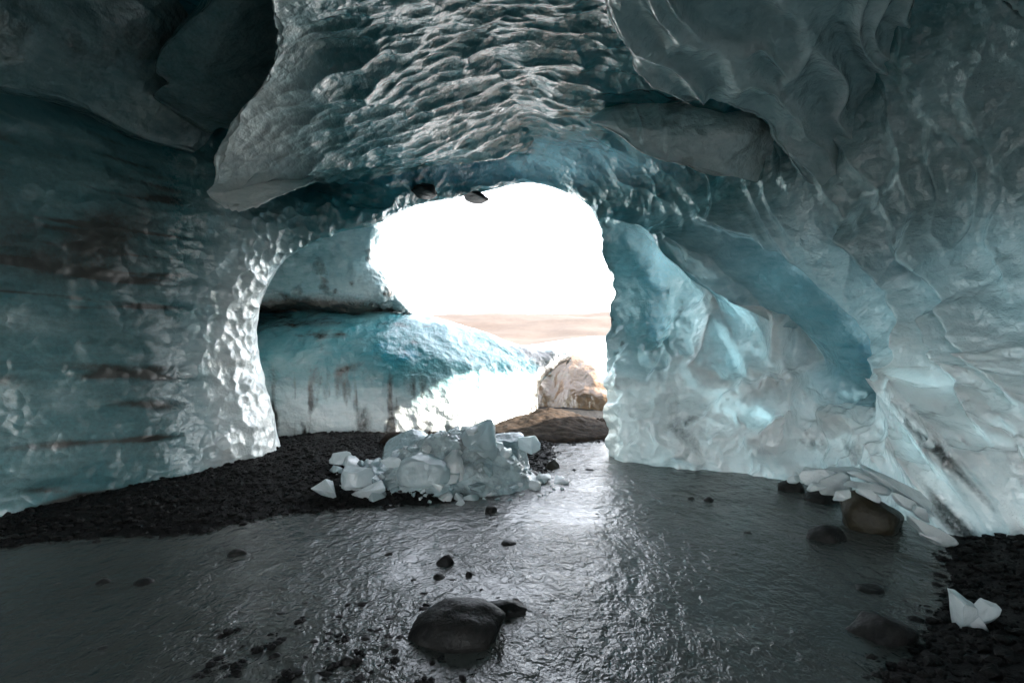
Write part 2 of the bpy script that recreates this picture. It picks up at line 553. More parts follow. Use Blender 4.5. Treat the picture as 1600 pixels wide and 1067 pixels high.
def lip(pts, width, fall, amp, soft=0.1):
    """overhanging edge: the upper-right side stands proud, the lower-left side falls away at once"""
    s, t = polydist(PX, PY, pts)
    taper = smooth(0, soft, t) * (1 - smooth(1 - soft, 1, t))
    up = -s
    return amp * smooth(-width, width, up) * np.exp(-np.maximum(up, 0) / fall) * taper * (np.abs(s) < 900)

ra = [(930,338),(960,347),(1006,364),(1040,376),(1065,397),(1099,427),(1149,461),(1166,486),(1183,515),(1200,549),(1215,590)]
rb = [(1040,338),(1069,355),(1099,370),(1141,385),(1158,410),(1200,440),(1221,461),(1242,499),(1267,537),(1293,579),(1305,620)]
rc = [(1080,325),(1132,343),(1191,360),(1242,381),(1293,414),(1322,444),(1352,478),(1377,507),(1398,541),(1407,591),(1398,634),(1369,690)]
rd = [(1330,330),(1400,400),(1440,445),(1465,500),(1480,560),(1470,640)]
re = [(1420,330),(1500,420),(1560,500),(1620,600),(1680,700)]
wr = fbm(np.stack([PX / 45, PY / 45, PX * 0], -1), 3, 77)
PXs, PYs = PX, PY
PX, PY = PX + wr * 14, PY + wr * 14
rel = np.zeros(PX.shape)
rel += lip(ra, 8, 90, 0.30)
rel += rib(rb, 60, 26, 0.40)
rel += rib([(1000,352),(1060,400),(1110,470),(1135,540)], 40, 22, 0.22, 0.2)
rel += lip(rc, 12, 120, 0.42)
rel += lip(rd, 12, 80, 0.34)
rel += lip([(1150,470),(1190,540),(1230,600),(1290,660),(1330,720)], 9, 60, 0.20)
rel += lip([(1090,440),(1110,500),(1150,560),(1180,610)], 8, 50, 0.18)
rel += lip([(1500,480),(1540,560),(1570,640),(1600,740)], 10, 70, 0.24)
rel += lip([(1400,600),(1440,680),(1500,760),(1560,830)], 10, 60, 0.22)
rel += lip(re, 16, 110, 0.30)
rel -= 0.34 * blob(PX, PY, 1300, 480, 130, 40, 48)
rel -= 0.18 * blob(PX, PY, 1340, 590, 60, 70)
rel -= 0.22 * blob(PX, PY, 1010, 400, 60, 34, 35)
rel -= 0.16 * blob(PX, PY, 1020, 510, 30, 50)
# lower blocks
rel += 0.30 * blob(PX, PY, 1100, 690, 150, 60) * 1.0
rel += 0.20 * blob(PX, PY, 1110, 600, 50, 16, 12)
rel += 0.26 * blob(PX, PY, 1205, 625, 60, 18, -3)
rel += 0.14 * blob(PX, PY, 1215, 690, 40, 40)
rel += rib([(1255,590),(1246,650),(1263,735)], 60, 12, 0.20, 0.2)
rel -= 0.10 * blob(PX, PY, 1195, 660, 40, 14)
rel -= 0.16 * blob(PX, PY, 1150, 575, 24, 26)
rel += rib([(1090,470),(1115,510),(1100,560),(1070,600)], 24, 20, 0.20, 0.2)
rel += rib([(1000,560),(1040,545),(1060,590)], 24, 20, 0.14, 0.2)
rel += rib([(1440,600),(1490,650),(1560,760),(1600,830)], 45, 40, 0.22, 0.2)
rel += rib([(1380,640),(1420,720),(1470,790),(1520,850)], 30, 50, 0.26, 0.2)
rel += rib([(1300,640),(1360,710),(1420,790)], 30, 40, 0.18, 0.2)
rel += 0.20 * blob(PX, PY, 1490, 560, 45, 60, 20)
fa1, fa2 = voronoi(np.stack([PX / 95 + wr * 0.5, PY / 75 - PX / 300, S[..., 1] * 0.4], -1), 55)
rel += 0.24 * (fa1 - 0.5) * smooth(470, 600, PY)
fb1, fb2 = voronoi(np.stack([PX / 42 + wr, PY / 36 + PX / 120, S[..., 1] * 0.8], -1), 56)
rel += 0.10 * (fb1 - 0.5) * smooth(470, 600, PY)
rel += 0.045 * ridged(np.stack([PX / 60, PY / 90 + PX / 160, S[..., 1] * 0.6], -1), 3, 51) * smooth(420, 620, PY)
rel += 0.02 * ridged(S * 3.1, 3, 57) * smooth(520, 620, PY)
off += rel * 1.5 * isR
f1r, f2r = voronoi((S + warp * 0.3) * np.array((4.6, 4.6, 5.4)), 58)
off += 0.055 * f1r ** 2 * isR * 0.8 * smooth(0.25, -0.25, fbm(S * 0.9, 2, 59) - 0.15)
PX, PY = PXs, PYs
# flutes on the upper right ceiling and shoulder
off += 0.09 * flutes(S) * smooth(950, 1150, PX) * smooth(560, 380, PY)
off *= fr
S = S + N0 * off[..., None]
idx = np.arange(S.shape[1])[None, :]
near_rim = np.exp(-((idx - 32) / 22.0) ** 2) * isR
S[..., 0] += near_rim * (0.16 * fbm(S * np.array((1.2, 1.2, 1.9)), 3, 111) + 0.06 * fbm(S * 5, 3, 112))
S[..., 1] += near_rim * 0.12 * fbm(S * 2.2, 3, 113)

# clear blue ice against white bubbly ice, and ash
blue = 0.84 * isC + (0.64 + 0.06 * smooth(330, 150, PX)) * isL + (0.36 - 0.14 * smooth(420, 620, PY)) * isR
blue -= 0.5 * np.clip(blob(PX, PY, 390, 600, 95, 280) * isL * 1.3, 0, 1)
blue += 0.45 * blob(PX, PY, 780, 250, 190, 32) * isC
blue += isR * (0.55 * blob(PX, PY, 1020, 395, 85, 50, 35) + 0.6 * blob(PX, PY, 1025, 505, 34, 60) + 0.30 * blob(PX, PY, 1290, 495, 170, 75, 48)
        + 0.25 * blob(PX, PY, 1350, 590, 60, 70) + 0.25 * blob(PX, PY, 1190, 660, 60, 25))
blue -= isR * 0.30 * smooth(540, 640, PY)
blue -= isR * np.clip(0.55 * (rel - 0.22), -0.3, 0.25) * smooth(380, 520, PY)      # relief shading put into the colour: pale frosted ridges, clearer blue hollows
blue += 0.12 * isR * fbm(np.stack([PX / 70, PY / 22, PX * 0], -1), 3, 71)
strata = fbm(np.stack([S[..., 0] * 0.25, S[..., 1] * 0.5, S[..., 2] * 5 + S[..., 1] * 0.35], -1), 4, 81)
lines = ridged(np.stack([S[..., 0] * 0.15, S[..., 1] * 0.35, S[..., 2] * 3.6 + S[..., 1] * 0.25], -1), 2, 85)
soft = fbm(np.stack([S[..., 0] * 0.5, S[..., 1] * 0.9, S[..., 2] * 1.1], -1), 3, 86)
blue += isL * (strata * 0.25 + soft * 0.22) * smooth(380, 280, PX)
dirt = isL * 0.62 * smooth(0.22, 0.65, strata) * smooth(200, 320, PY) * smooth(720, 600, PY) * smooth(330, 200, PX)
dirt += isL * 0.65 * smooth(0.78, 0.93, lines) * smooth(-0.45, 0.25, soft) * smooth(330, 230, PX)
dirt += isL * 0.36 * smooth(-0.1, 0.45, soft) * smooth(250, 330, PY) * smooth(640, 560, PY) * smooth(300, 180, PX)
dirt += isL * 0.3 * smooth(0.25, 0.7, fbm(S * 2.5, 4, 83)) * smooth(340, 420, PX)
drt = fbm(np.stack([PX / 60 - PY / 90, PY / 120 + PX / 200, PX * 0], -1), 4, 91)
dirt += isR * 0.75 * smooth(0.12, 0.6, drt) * smooth(540, 680, PY) * (0.55 + 0.45 * smooth(1250, 1380, PX))
brk = smooth(-0.35, 0.35, fbm(np.stack([PX / 14, PY / 18, PX * 0], -1), 3, 97))
dirt += brk * isR * (0.6 * blob(PX, PY, 1080, 660, 26, 8, -25) + 0.8 * blob(PX, PY, 1525, 755, 16, 60, -35) + 0.6 * blob(PX, PY, 1290, 705, 14, 30, -60) + 0.5 * blob(PX, PY, 1065, 490, 10, 16))  # ash marks; the far right one also paints a dark hole
dirt += isR * 0.45 * smooth(0.1, 0.6, fbm(S * 5, 4, 93)) * blob(PX, PY, 960, 540, 30, 120) * 1.6
dirt += 0.35 * smooth(0.3, 0.7, fbm(S * np.array((1, 1, 1)) * 1.2, 4, 95)) * isC
thin = isR * (0.36 + 0.22 * blob(PX, PY, 1255, 540, 150, 70, 48) + 0.35 * blob(PX, PY, 1010, 450, 70, 110) + 0.45 * blob(PX, PY, 1180, 650, 90, 40)
        + 0.3 * blob(PX, PY, 1500, 620, 70, 120) + 0.35 * blob(PX, PY, 1150, 500, 50, 90, 30)) * smooth(250, 450, PY) * (1 - 0.5 * smooth(0.1, 0.5, rel))
thin += isC * 0.3 * blob(PX, PY, 780, 250, 190, 32)
thin = thin * fr * (1 - np.clip(dirt, 0, 1)) * (0.75 + 0.5 * fbm(S * 1.7, 3, 99))
worn = isL * smooth(330, 230, PX)
dirt += worn * (0.34 + 0.16 * soft) * smooth(120, 260, PY)
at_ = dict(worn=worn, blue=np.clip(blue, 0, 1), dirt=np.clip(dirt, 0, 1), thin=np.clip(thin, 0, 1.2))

NS = np.cross(np.gradient(S, axis=0), np.gradient(S, axis=1))
NS /= np.maximum(np.linalg.norm(NS, axis=-1, keepdims=True), 1e-9)
if (NS * N0).sum() < 0: NS = -NS
def shell_piece(name, a, b):
    sub = S[a:b + 1]
    m, n = sub.shape[:2]
    f = grid_faces(m, n)
    e1, e2 = sub[0, 101] - sub[0, 100], sub[1, 100] - sub[0, 100]
    if (np.cross(e1, e2) * NS[a, 100]).sum() < 0: f = f[:, ::-1]
    return mesh_from(name, sub, f, M_ICE, None, {k: v[a:b + 1] for k, v in at_.items()}, True, NS[a:b + 1])
left_wall = tag(shell_piece('ice_wall', 0, cuts[0]), 'dark teal banded ice wall ending in a white dimpled corner, on the left', 'ice wall', kind='thing')
ceiling = tag(shell_piece('ice_ceiling', cuts[0], cuts[1]), 'dark rippled teal ice ceiling arching over the stream', 'ice ceiling', kind='thing')
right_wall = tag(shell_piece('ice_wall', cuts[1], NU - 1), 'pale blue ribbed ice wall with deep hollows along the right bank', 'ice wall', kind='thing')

# ------------------------------------------------------------------ hanging sheets and lips
def sheet(name, stations, nu, nv, parent, blue, dirt=0.0, rough=0.05, jag=0.06, scal=0.0, seed=0, scale=(3, 4, 3.4), mat=None, flute=0.0, fold=0.0):
    """stations: lists of control points running back edge, lip, inwards ..."""
    ctl = []
    for st in stations:
        q = [pt(c) for c in st]
        if fold:
            q[0] = q[1] + (q[2] - q[1]) * fold + np.array((0, 0.15, 0.35)) * min(1.0, 2.0 * np.linalg.norm(q[2] - q[1]))
        ctl.append([q[0], q[1] + (q[0] - q[1]) * 0.22, q[1], q[1] + (q[2] - q[1]) * 0.12] + q[2:])
    ctl = np.array(ctl)
    cpx, cpy = project(ctl)
    seg = np.hypot(np.diff(cpx, axis=1), np.diff(cpy, axis=1)).clip(0, 300).mean(0) + 12
    seg[0] *= 0.5
    num = np.maximum(3, (seg / seg.sum() * nv).astype(int))
    tv = np.concatenate([np.linspace(k, k + 1, c, endpoint=False) for k, c in enumerate(num)] + [[len(seg)]])
    nv = len(tv)
    B = np.stack([crom(c, tv) for c in ctl])
    P = crom(B, nu)
    lipk = int(num[0] + num[1])
    N = grid_normals(P, np.array((0, P[..., 1].mean() - 2, 1.6)))
    along = np.gradient(P, axis=1)
    along /= np.maximum(np.linalg.norm(along, axis=-1, keepdims=True), 1e-9)
    k = np.arange(nv)[None, :]
    w = np.exp(-np.abs(k - lipk) / (nv * 0.05))
    lp = np.repeat(P[:, lipk:lipk + 1], nv, 1)
    jn = fbm(lp * 2.4, 2, seed + 5) + 0.6 * (0.5 - np.abs(fbm(lp * 6.5, 3, seed + 6)))
    P = P + along * (jn * jag * w)[..., None]
    o = fbm(P * 1.1, 3, seed) * rough * 1.6 + fbm(P * 4, 4, seed + 1) * rough * 0.45
    if scal:
        f1, f2 = voronoi((P + 0.12 * np.stack([fbm(P * 1.4, 2, seed + 7)] * 3, -1)) * np.array(scale), seed + 2)
        fbig, _ = voronoi((P + 0.2 * np.stack([fbm(P * 1.1, 2, seed + 8)] * 3, -1)) * np.array(scale) * 0.52, seed + 3)
        mxs = smooth(-0.25, 0.35, fbm(P * 0.9, 2, seed + 9))
        o = o + scal * (f1 ** 2 * (0.2 + 0.9 * mxs) + 1.9 * fbig ** 2 * (1.1 - mxs)) * smooth(lipk + 4, lipk + nv * 0.22, k) * smooth(nv, nv * 0.86, k)
    if flute:
        o = o + flute * flutes(P) * smooth(lipk, lipk + 8, k)
    P = P + N * o[..., None]
    px, py = project(P)
    bl = blue(px, py, P) if callable(blue) else np.full(px.shape, blue)
    di = dirt(px, py, P) if callable(dirt) else np.full(px.shape, dirt)
    return grid_obj(name, P, mat or M_ICE, parent, dict(blue=np.clip(bl, 0, 1), dirt=np.clip(di, 0, 1)), np.array((0, P[..., 1].mean() - 2, 1.6)))

sheet('hanging_flap', [
 [(380,-260,3.4), (425,-250,2.83), (520,-250,3.0), (640,-250,3.15), (850,-250,3.4)],
 [(395,-10,4.9), (428,0,4.16), (500,5,4.38), (600,10,4.6), (850,5,5.12)],
 [(400,40,5.4), (438,55,4.58), (500,60,4.83), (600,65,5.05), (850,65,5.8)],
 [(385,105,5.8), (420,120,4.91), (490,125,5.22), (590,130,5.6), (850,135,6.8)],
 [(345,160,6.2), (380,172,5.29), (450,180,5.66), (570,185,6.1), (850,190,7.8)],
 [(310,225,6.7), (345,240,5.67), (420,235,6.06), (550,230,6.6), (850,235,8.6)],
 [(305,270,6.9), (338,283,5.86), (410,275,6.3), (540,260,6.9), (700,260,8.7)],
 [(300,295,6.9), (326,303,5.95), (400,295,6.4), (520,275,7.1), (680,275,8.9)],
 [(350,330,7.0), (365,322,6.05), (420,305,6.5), (510,283,7.2), (660,285,9.0)],
 [(430,318,7.2), (430,308,6.24), (460,297,6.7), (520,280,7.3), (650,285,9.1)],
 [(490,296,7.5), (485,285,6.57), (510,280,7.09), (540,275,7.6), (650,285,9.2)],
], 380, 260, ceiling, lambda px, py, P: 0.84 - 0.80 * smooth(570, 400, px), 0.0, 0.035, 0.12, 0.07, 100, (2.1, 6.6, 4.4), fold=0.5)  # lip whitened in colour to stand in for light on it

sheet('ceiling_lip', [
 [(860,-250,3.5), (900,-250,3.0), (1000,-280,2.9), (1150,-330,2.75), (1400,-420,2.55), (1700,-600,2.5)],
 [(915,-5,4.9), (945,-10,4.2), (1030,-40,4.0), (1130,-90,3.75), (1300,-180,3.4), (1560,-330,3.3)],
 [(960,92,5.7), (985,80,4.9), (1060,40,4.6), (1150,-10,4.35), (1330,-90,3.95), (1600,-230,3.8)],
 [(985,122,6.0), (1000,112,5.2), (1080,75,4.9), (1180,20,4.55), (1350,-50,4.15), (1600,-170,4.1)],
 [(1050,158,6.3), (1060,150,5.45), (1130,110,5.1), (1230,60,4.8), (1400,-10,4.45), (1640,-120,4.5)],
 [(1120,166,6.4), (1120,156,5.6), (1180,125,5.3), (1280,85,5.0), (1440,30,4.75), (1650,-60,4.8)],
 [(1190,200,6.6), (1195,188,5.8), (1240,165,5.55), (1330,135,5.3), (1470,90,5.15), (1640,20,5.1)],
 [(1210,228,6.7), (1214,217,5.95), (1260,210,5.75), (1340,190,5.55), (1480,160,5.4), (1640,120,5.3)],
 [(1262,300,6.7), (1270,285,6.05), (1310,275,5.95), (1380,260,5.8), (1480,240,5.6), (1640,220,5.4)],
 [(1350,360,6.6), (1350,350,6.15), (1380,345,6.1), (1430,335,6.0), (1500,330,5.9), (1640,320,5.6)],
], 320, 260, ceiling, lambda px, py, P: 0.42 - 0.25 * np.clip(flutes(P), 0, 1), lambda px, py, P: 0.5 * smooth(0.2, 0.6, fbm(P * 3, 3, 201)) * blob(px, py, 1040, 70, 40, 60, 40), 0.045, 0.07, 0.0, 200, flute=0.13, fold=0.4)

sheet('hanging_tongue', [
 [(924,189,6.75), (923,190,6.7), (924,189.6,6.7), (925,189,6.72), (926,188.4,6.75)],
 [(965,215,7.4), (967,210,6.6), (980,188,6.5), (995,162,6.6), (1020,135,7.2)],
 [(1012,250,7.3), (1010,241,6.5), (1030,205,6.35), (1050,165,6.4), (1070,140,6.9)],
 [(1100,275,7.2), (1100,265,6.45), (1110,225,6.25), (1120,185,6.2), (1130,150,6.6)],
 [(1165,290,7.0), (1165,280,6.5), (1170,240,6.3), (1180,205,6.15), (1190,165,6.4)],
 [(1250,315,7.4), (1250,300,7.1), (1250,260,6.9), (1250,220,6.75), (1250,180,6.9)],
], 200, 140, ceiling, 0.12, lambda px, py, P: 0.06 + 0.3 * smooth(0.1, 0.5, fbm(P * 2.5, 3, 301)), 0.04, 0.05, 0.03, 300, (4, 6, 5), fold=0.3, flute=0.03)

sheet('hanging_ledge', [
 [(-300,80,4.6), (-300,60,3.6), (-300,-60,3.3), (-300,-250,3.0), (-300,-500,2.9)],
 [(0,155,5.4), (0,135,4.75), (0,60,4.45), (0,-60,4.2), (0,-250,4.2)],
 [(65,165,5.6), (65,143,5.0), (80,60,4.75), (100,-50,4.6), (100,-200,4.6)],
 [(135,188,5.9), (135,167,5.3), (150,90,5.05), (170,-30,4.9), (180,-200,4.8)],
 [(205,228,6.3), (205,210,5.75), (225,130,5.5), (245,30,5.2), (260,-150,5.0)],
 [(280,248,6.8), (285,232,6.3), (300,170,6.1), (310,80,5.8), (320,-100,5.2)],
 [(330,255,7.3), (335,245,6.9), (345,200,6.8), (350,120,6.5), (360,0,6.0)],
], 160, 130, ceiling, 0.5, lambda px, py, P: 0.45 * smooth(-0.1, 0.5, fbm(P * 1.5, 3, 401)), 0.06, 0.06, 0.0, 400)

sheet('hanging_flap', [
 [(330,-80,5.2), (350,-70,4.3), (400,-70,4.3), (470,-70,4.6)],
 [(315,0,5.5), (330,0,4.7), (390,0,4.7), (470,0,5.0)],
 [(275,45,5.7), (290,42,4.95), (360,42,4.95), (460,42,5.3)],
 [(238,82,5.9), (254,78,5.15), (340,85,5.2), (460,90,5.6)],
 [(228,115,6.1), (245,112,5.35), (330,115,5.4), (450,120,5.9)],
 [(250,134,6.2), (263,130,5.45), (330,138,5.5), (440,145,6.0)],
 [(228,155,6.3), (240,150,5.55), (320,158,5.65), (420,170,6.1)],
 [(262,180,6.5), (272,172,5.75), (330,175,5.8), (400,190,6.2)],
 [(330,215,6.8), (332,205,6.2), (350,200,6.2), (390,210,6.5)],
], 120, 90, ceiling, 0.5, 0.25, 0.04, 0.07, 0.0, 500)

# unseen visor behind the right wall, added to shape the sun patch
sheet('sun_patch_visor', [[W(x + 1.5, y, z + 0.7), W(x, y, z), W(x + 0.15, y - 0.1, z + 1.0), W(x + 0.5, y - 0.3, z + 2.6)]
 for x, y, z in [(2.45,9.9,3.15), (2.55,10.4,2.9), (2.7,10.9,2.56), (2.85,11.4,2.18), (3.1,12.0,1.95), (3.5,12.8,1.8)]], 60, 40, right_wall, 0.4, 0.2, 0.05, 0.05, 0.0, 650)

# ------------------------------------------------------------------ far walls beyond the mouth
def fw_blue(px, py, P):
    b = 0.12 + 0.58 * smooth(650, 570, py + 14 * fbm(P * 1.2, 3, 601))
    b += 0.22 * blob(px, py, 620, 550, 40, 25) + 0.18 * fbm(np.stack([px / 40, py / 26, px * 0], -1), 3, 603)
    return b
def fw_dirt_shade(px, py, P):
    st = fbm(np.stack([px / 26, py / 130, px * 0], -1), 4, 611)
    d = 0.95 * smooth(0.0, 0.4, st) * smooth(550, 620, py) * smooth(720, 620, px)
    d += 0.4 * smooth(0.1, 0.5, fbm(np.stack([px / 60, py / 14, px * 0], -1), 4, 615)) * smooth(600, 520, py)
    d += 0.7 * blob(px, py, 568, 665, 13, 30) + 0.6 * blob(px, py, 545, 575, 25, 7, -20)
    d += 0.35 * smooth(0.2, 0.6, fbm(P * 3, 4, 613))
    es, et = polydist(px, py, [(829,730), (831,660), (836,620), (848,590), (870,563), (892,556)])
    d += 0.95 * np.exp(-(es / 9.0) ** 2) * smooth(-0.5, 0.2, fbm(P * 3.5, 3, 617) + 0.1)  # ash rim, also darkened like shade so the arch edge shows
    d += 0.75 * blob(px, py, 835, 552, 55, 13, 24) + 0.5 * blob(px, py, 850, 575, 16, 30, 25) + 0.5 * blob(px, py, 470, 505, 120, 8)  # first two blobs paint the tail's shaded band together with ash
    return d
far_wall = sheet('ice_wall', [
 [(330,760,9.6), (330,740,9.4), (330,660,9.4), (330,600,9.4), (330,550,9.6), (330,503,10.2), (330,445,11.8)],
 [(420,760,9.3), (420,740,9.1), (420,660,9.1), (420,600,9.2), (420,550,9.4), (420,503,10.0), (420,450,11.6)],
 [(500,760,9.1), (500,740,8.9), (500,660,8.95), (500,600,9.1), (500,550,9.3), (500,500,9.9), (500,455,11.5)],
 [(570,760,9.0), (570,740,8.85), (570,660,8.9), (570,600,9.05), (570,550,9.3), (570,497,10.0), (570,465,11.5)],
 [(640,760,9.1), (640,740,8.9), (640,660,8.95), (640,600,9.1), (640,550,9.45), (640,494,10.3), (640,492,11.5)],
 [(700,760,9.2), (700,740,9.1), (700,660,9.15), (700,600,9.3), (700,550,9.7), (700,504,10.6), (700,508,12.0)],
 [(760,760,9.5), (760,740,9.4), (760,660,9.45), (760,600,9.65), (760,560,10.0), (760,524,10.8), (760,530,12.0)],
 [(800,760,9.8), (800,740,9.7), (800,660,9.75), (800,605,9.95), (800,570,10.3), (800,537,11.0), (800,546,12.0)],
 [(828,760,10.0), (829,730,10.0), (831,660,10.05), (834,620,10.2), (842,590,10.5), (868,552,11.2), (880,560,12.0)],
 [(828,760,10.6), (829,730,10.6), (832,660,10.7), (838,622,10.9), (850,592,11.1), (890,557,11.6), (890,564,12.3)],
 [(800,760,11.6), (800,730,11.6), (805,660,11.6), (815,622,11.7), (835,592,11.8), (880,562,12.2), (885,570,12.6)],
], 260, 200, None, fw_blue, fw_dirt_shade, 0.045, 0.02, 0.02, 600, (4, 4, 4))
tag(far_wall, 'low humped teal ice wall with ash streaks beyond the rubble, partly sunlit', 'ice wall', kind='thing')

def uw_dirt(px, py, P):
    return 1.0 * smooth(-0.05, 0.4, fbm(P * 2.4, 4, 701)) * blob(px, py, 575, 445, 90, 60) + 1.0 * blob(px, py, 480, 482, 170, 20) + 0.3 * smooth(0.2, 0.6, fbm(P * 3, 3, 703))
upper_wall = sheet('ice_wall', [
 [(320,470,11.4), (320,484,10.3), (320,470,9.7), (320,400,9.4), (320,290,8.9)],
 [(420,470,11.3), (420,482,10.3), (420,468,9.85), (420,400,9.6), (420,300,9.0)],
 [(500,470,11.4), (500,486,10.5), (500,472,10.0), (500,400,9.8), (500,300,9.1)],
 [(560,470,11.4), (560,489,10.4), (560,474,9.95), (560,400,9.85), (560,290,9.3)],
 [(612,475,11.5), (622,489,10.5), (604,460,10.05), (585,400,10.0), (584,280,9.5)],
 [(640,478,11.8), (645,489,11.0), (622,462,10.6), (595,400,10.5), (592,280,10.0)],
 [(600,470,13.0), (610,480,12.5), (600,460,12.5), (575,400,12.3), (575,280,11.8)],
], 220, 150, None, lambda px, py, P: 0.52 - 0.3 * blob(px, py, 590, 430, 60, 90), uw_dirt, 0.11, 0.16, 0.05, 700, (4, 4, 4))
tag(upper_wall, 'upper teal ice wall with dirty ragged edge left of the bright opening', 'ice wall', kind='thing')

M_SILT = ice_material('silty_ice', True, transl=0.0, tint=(0.105, 0.050, 0.012))
arch_ice = sheet('ice_hummock', [
 [(800,740,12.0), (800,700,12.0), (805,640,12.2), (820,590,12.6), (835,552,13.2), (860,552,14.5)],
 [(850,740,12.2), (850,700,12.2), (852,640,12.4), (856,600,12.8), (866,552,13.4), (880,552,14.5)],
 [(885,740,12.0), (885,700,12.0), (885,640,12.1), (888,600,12.4), (900,556,13.2), (900,556,14.5)],
 [(930,740,11.6), (930,700,11.6), (930,650,11.7), (930,610,12.0), (932,574,12.8), (935,576,14.5)],
 [(975,740,11.4), (975,700,11.4), (975,660,11.5), (972,630,11.8), (968,606,12.6), (970,606,14.5)],
 [(1030,740,11.4), (1030,700,11.4), (1030,670,11.5), (1025,650,11.8), (1020,630,12.6), (1020,630,14.5)],
], 90, 80, None, 0.05, lambda px, py, P: 0.5 * smooth(0.3, 0.6, fbm(P * np.array((2.0, 2.0, 5.0)), 3, 801)), 0.08, 0.03, 0.0, 800, mat=M_SILT)
tag(arch_ice, 'silty cream and orange ice hummock seen through the small far arch', 'ice hummock')

# ------------------------------------------------------------------ ground, stream, mound, far country
WATERLINE_L = [(-9.0,4.2), (-4.2,4.25), (-2.93,4.5), (-2.19,5.0), (-1.75,5.2), (-0.67,5.4), (0.0,6.0), (0.42,6.7), (0.62,7.5), (0.8,8.2), (3.0,8.4), (30,9)]
WATERLINE_R = [(1.4,0.5), (1.75,2.2), (1.95,2.6), (2.5,3.05), (3.15,3.65), (3.75,4.35), (4.4,4.6), (9,5)]

def ground_height(x, y):
    xy = np.stack([x, y, np.zeros_like(x)], -1)
    sl, _ = polydist(x, y, WATERLINE_L)     # positive beyond the left waterline
    sr, _ = polydist(x, y, WATERLINE_R)
    sr = -sr                                 # positive on the right bank
    n = fbm(xy * 0.9, 4, 901)
    hl = np.where(sl > 0, 0.23 * (1 - np.exp(-np.maximum(sl, 0) / 0.9)), np.maximum(sl * 0.22, -0.14))
    hr = np.where(sr > 0, 0.30 * (1 - np.exp(-np.maximum(sr, 0) / 0.8)), np.maximum(sr * 0.22, -0.14))
    hl = np.where(hl > 0, hl * (0.12 + 0.88 * smooth(-5.0, -2.9, x)), hl)
    h = np.maximum(hl, hr)
    h = h + n * 0.05 * smooth(-0.3, 0.5, h * 4 + 0.3)
    # gravel bar just under the surface on the near left
    bar = np.exp(-(((x + 0.95) / 1.3) ** 4 + ((y - 2.7) / 1.0) ** 4))
    h = np.where(h < 0, h + bar * 0.118 + bar * 0.06 * fbm(xy * 6.5, 3, 903), h)
    near = smooth(16, 11, np.hypot(x, y - 6))
    h = h + near * (0.012 * fbm(xy * 9, 3, 905) + 0.02 * fbm(xy * 3.3, 3, 907)) * (h > -0.05)
    # the bank sinks again towards the foot of the far wall
    h = h - 0.10 * smooth(7.6, 9.0, y)
    far = smooth(12, 40, np.hypot(x, y - 6))
    return h * (1 - far) - 0.3 * far + far * 0.6 * fbm(xy * 0.02, 3, 909)

def spaced(lo, hi, flo, fhi, step, grow=1.16):
    a = list(np.arange(flo, fhi + 1e-6, step))
    s = step
    while a[-1] < hi:
        s *= grow
        a.append(a[-1] + s)
    s = step
    while a[0] > lo:
        s *= grow
        a.insert(0, a[0] - s)
    return np.array(a)
gx = spaced(-900, 900, -5.4, 4.8, 0.03)
gy = spaced(-300, 1500, 1.9, 9.4, 0.03)
GX, GY = np.meshgrid(gx, gy, indexing='ij')
GZ = ground_height(GX, GY)
ground = grid_obj('ground', np.stack([GX, GY, GZ], -1), M_GRAVEL, None, None, np.array((0, 3, 50)))
tag(ground, kind='structure')

wx = spaced(-7, 9, -4.6, 4.4, 0.03)
wy = spaced(-6, 9.5, 1.9, 8.4, 0.03)
WX, WY = np.meshgrid(wx, wy, indexing='ij')
ca, sa = math.cos(R(-25)), math.sin(R(-25))
U_, V_ = WX * ca - WY * sa, WX * sa + WY * ca
WZ = 0.010 * fbm(np.stack([U_ * 2.2, V_ * 1.8, WX * 0], -1), 3, 951) + 0.007 * ridged(np.stack([U_ * 6.5, V_ * 5, WX * 0], -1), 2, 953)
water = grid_obj('stream_water', np.stack([WX, WY, WZ - 0.004], -1), M_WATER, None, None, np.array((0, 3, 50)))
tag(water, kind='structure')

# debris mound under the small arch
mx_ = np.linspace(0, 2 * math.pi, 90)
mr = np.linspace(0, 1, 40)
MA, MR = np.meshgrid(mx_, mr, indexing='ij')
cx_, cy_m = 0.72, 10.0
MXX = cx_ + np.cos(MA) * MR * 1.5
MYY = cy_m + np.sin(MA) * MR * 1.6
MZZ = (0.38 * (1 - MR) ** 0.9 + 0.02) * (1 + 0.3 * MR * np.cos(MA - R(170))) - 0.16 * smooth(0.85, 1, MR)
pp = np.stack([MXX, MYY, MZZ], -1)
MZZ = MZZ + 0.10 * fbm(pp * 2, 4, 971) * (1 - MR)+ 0.04 * fbm(pp * 8, 3, 972)
MZZ[-1] = MZZ[0]
mound = grid_obj('debris_mound', np.stack([MXX, MYY, MZZ], -1), M_MOUND, None, None, np.array((0, 8, 50)))
tag(mound, 'brown gravel mound heaped below the small far arch', 'gravel mound')

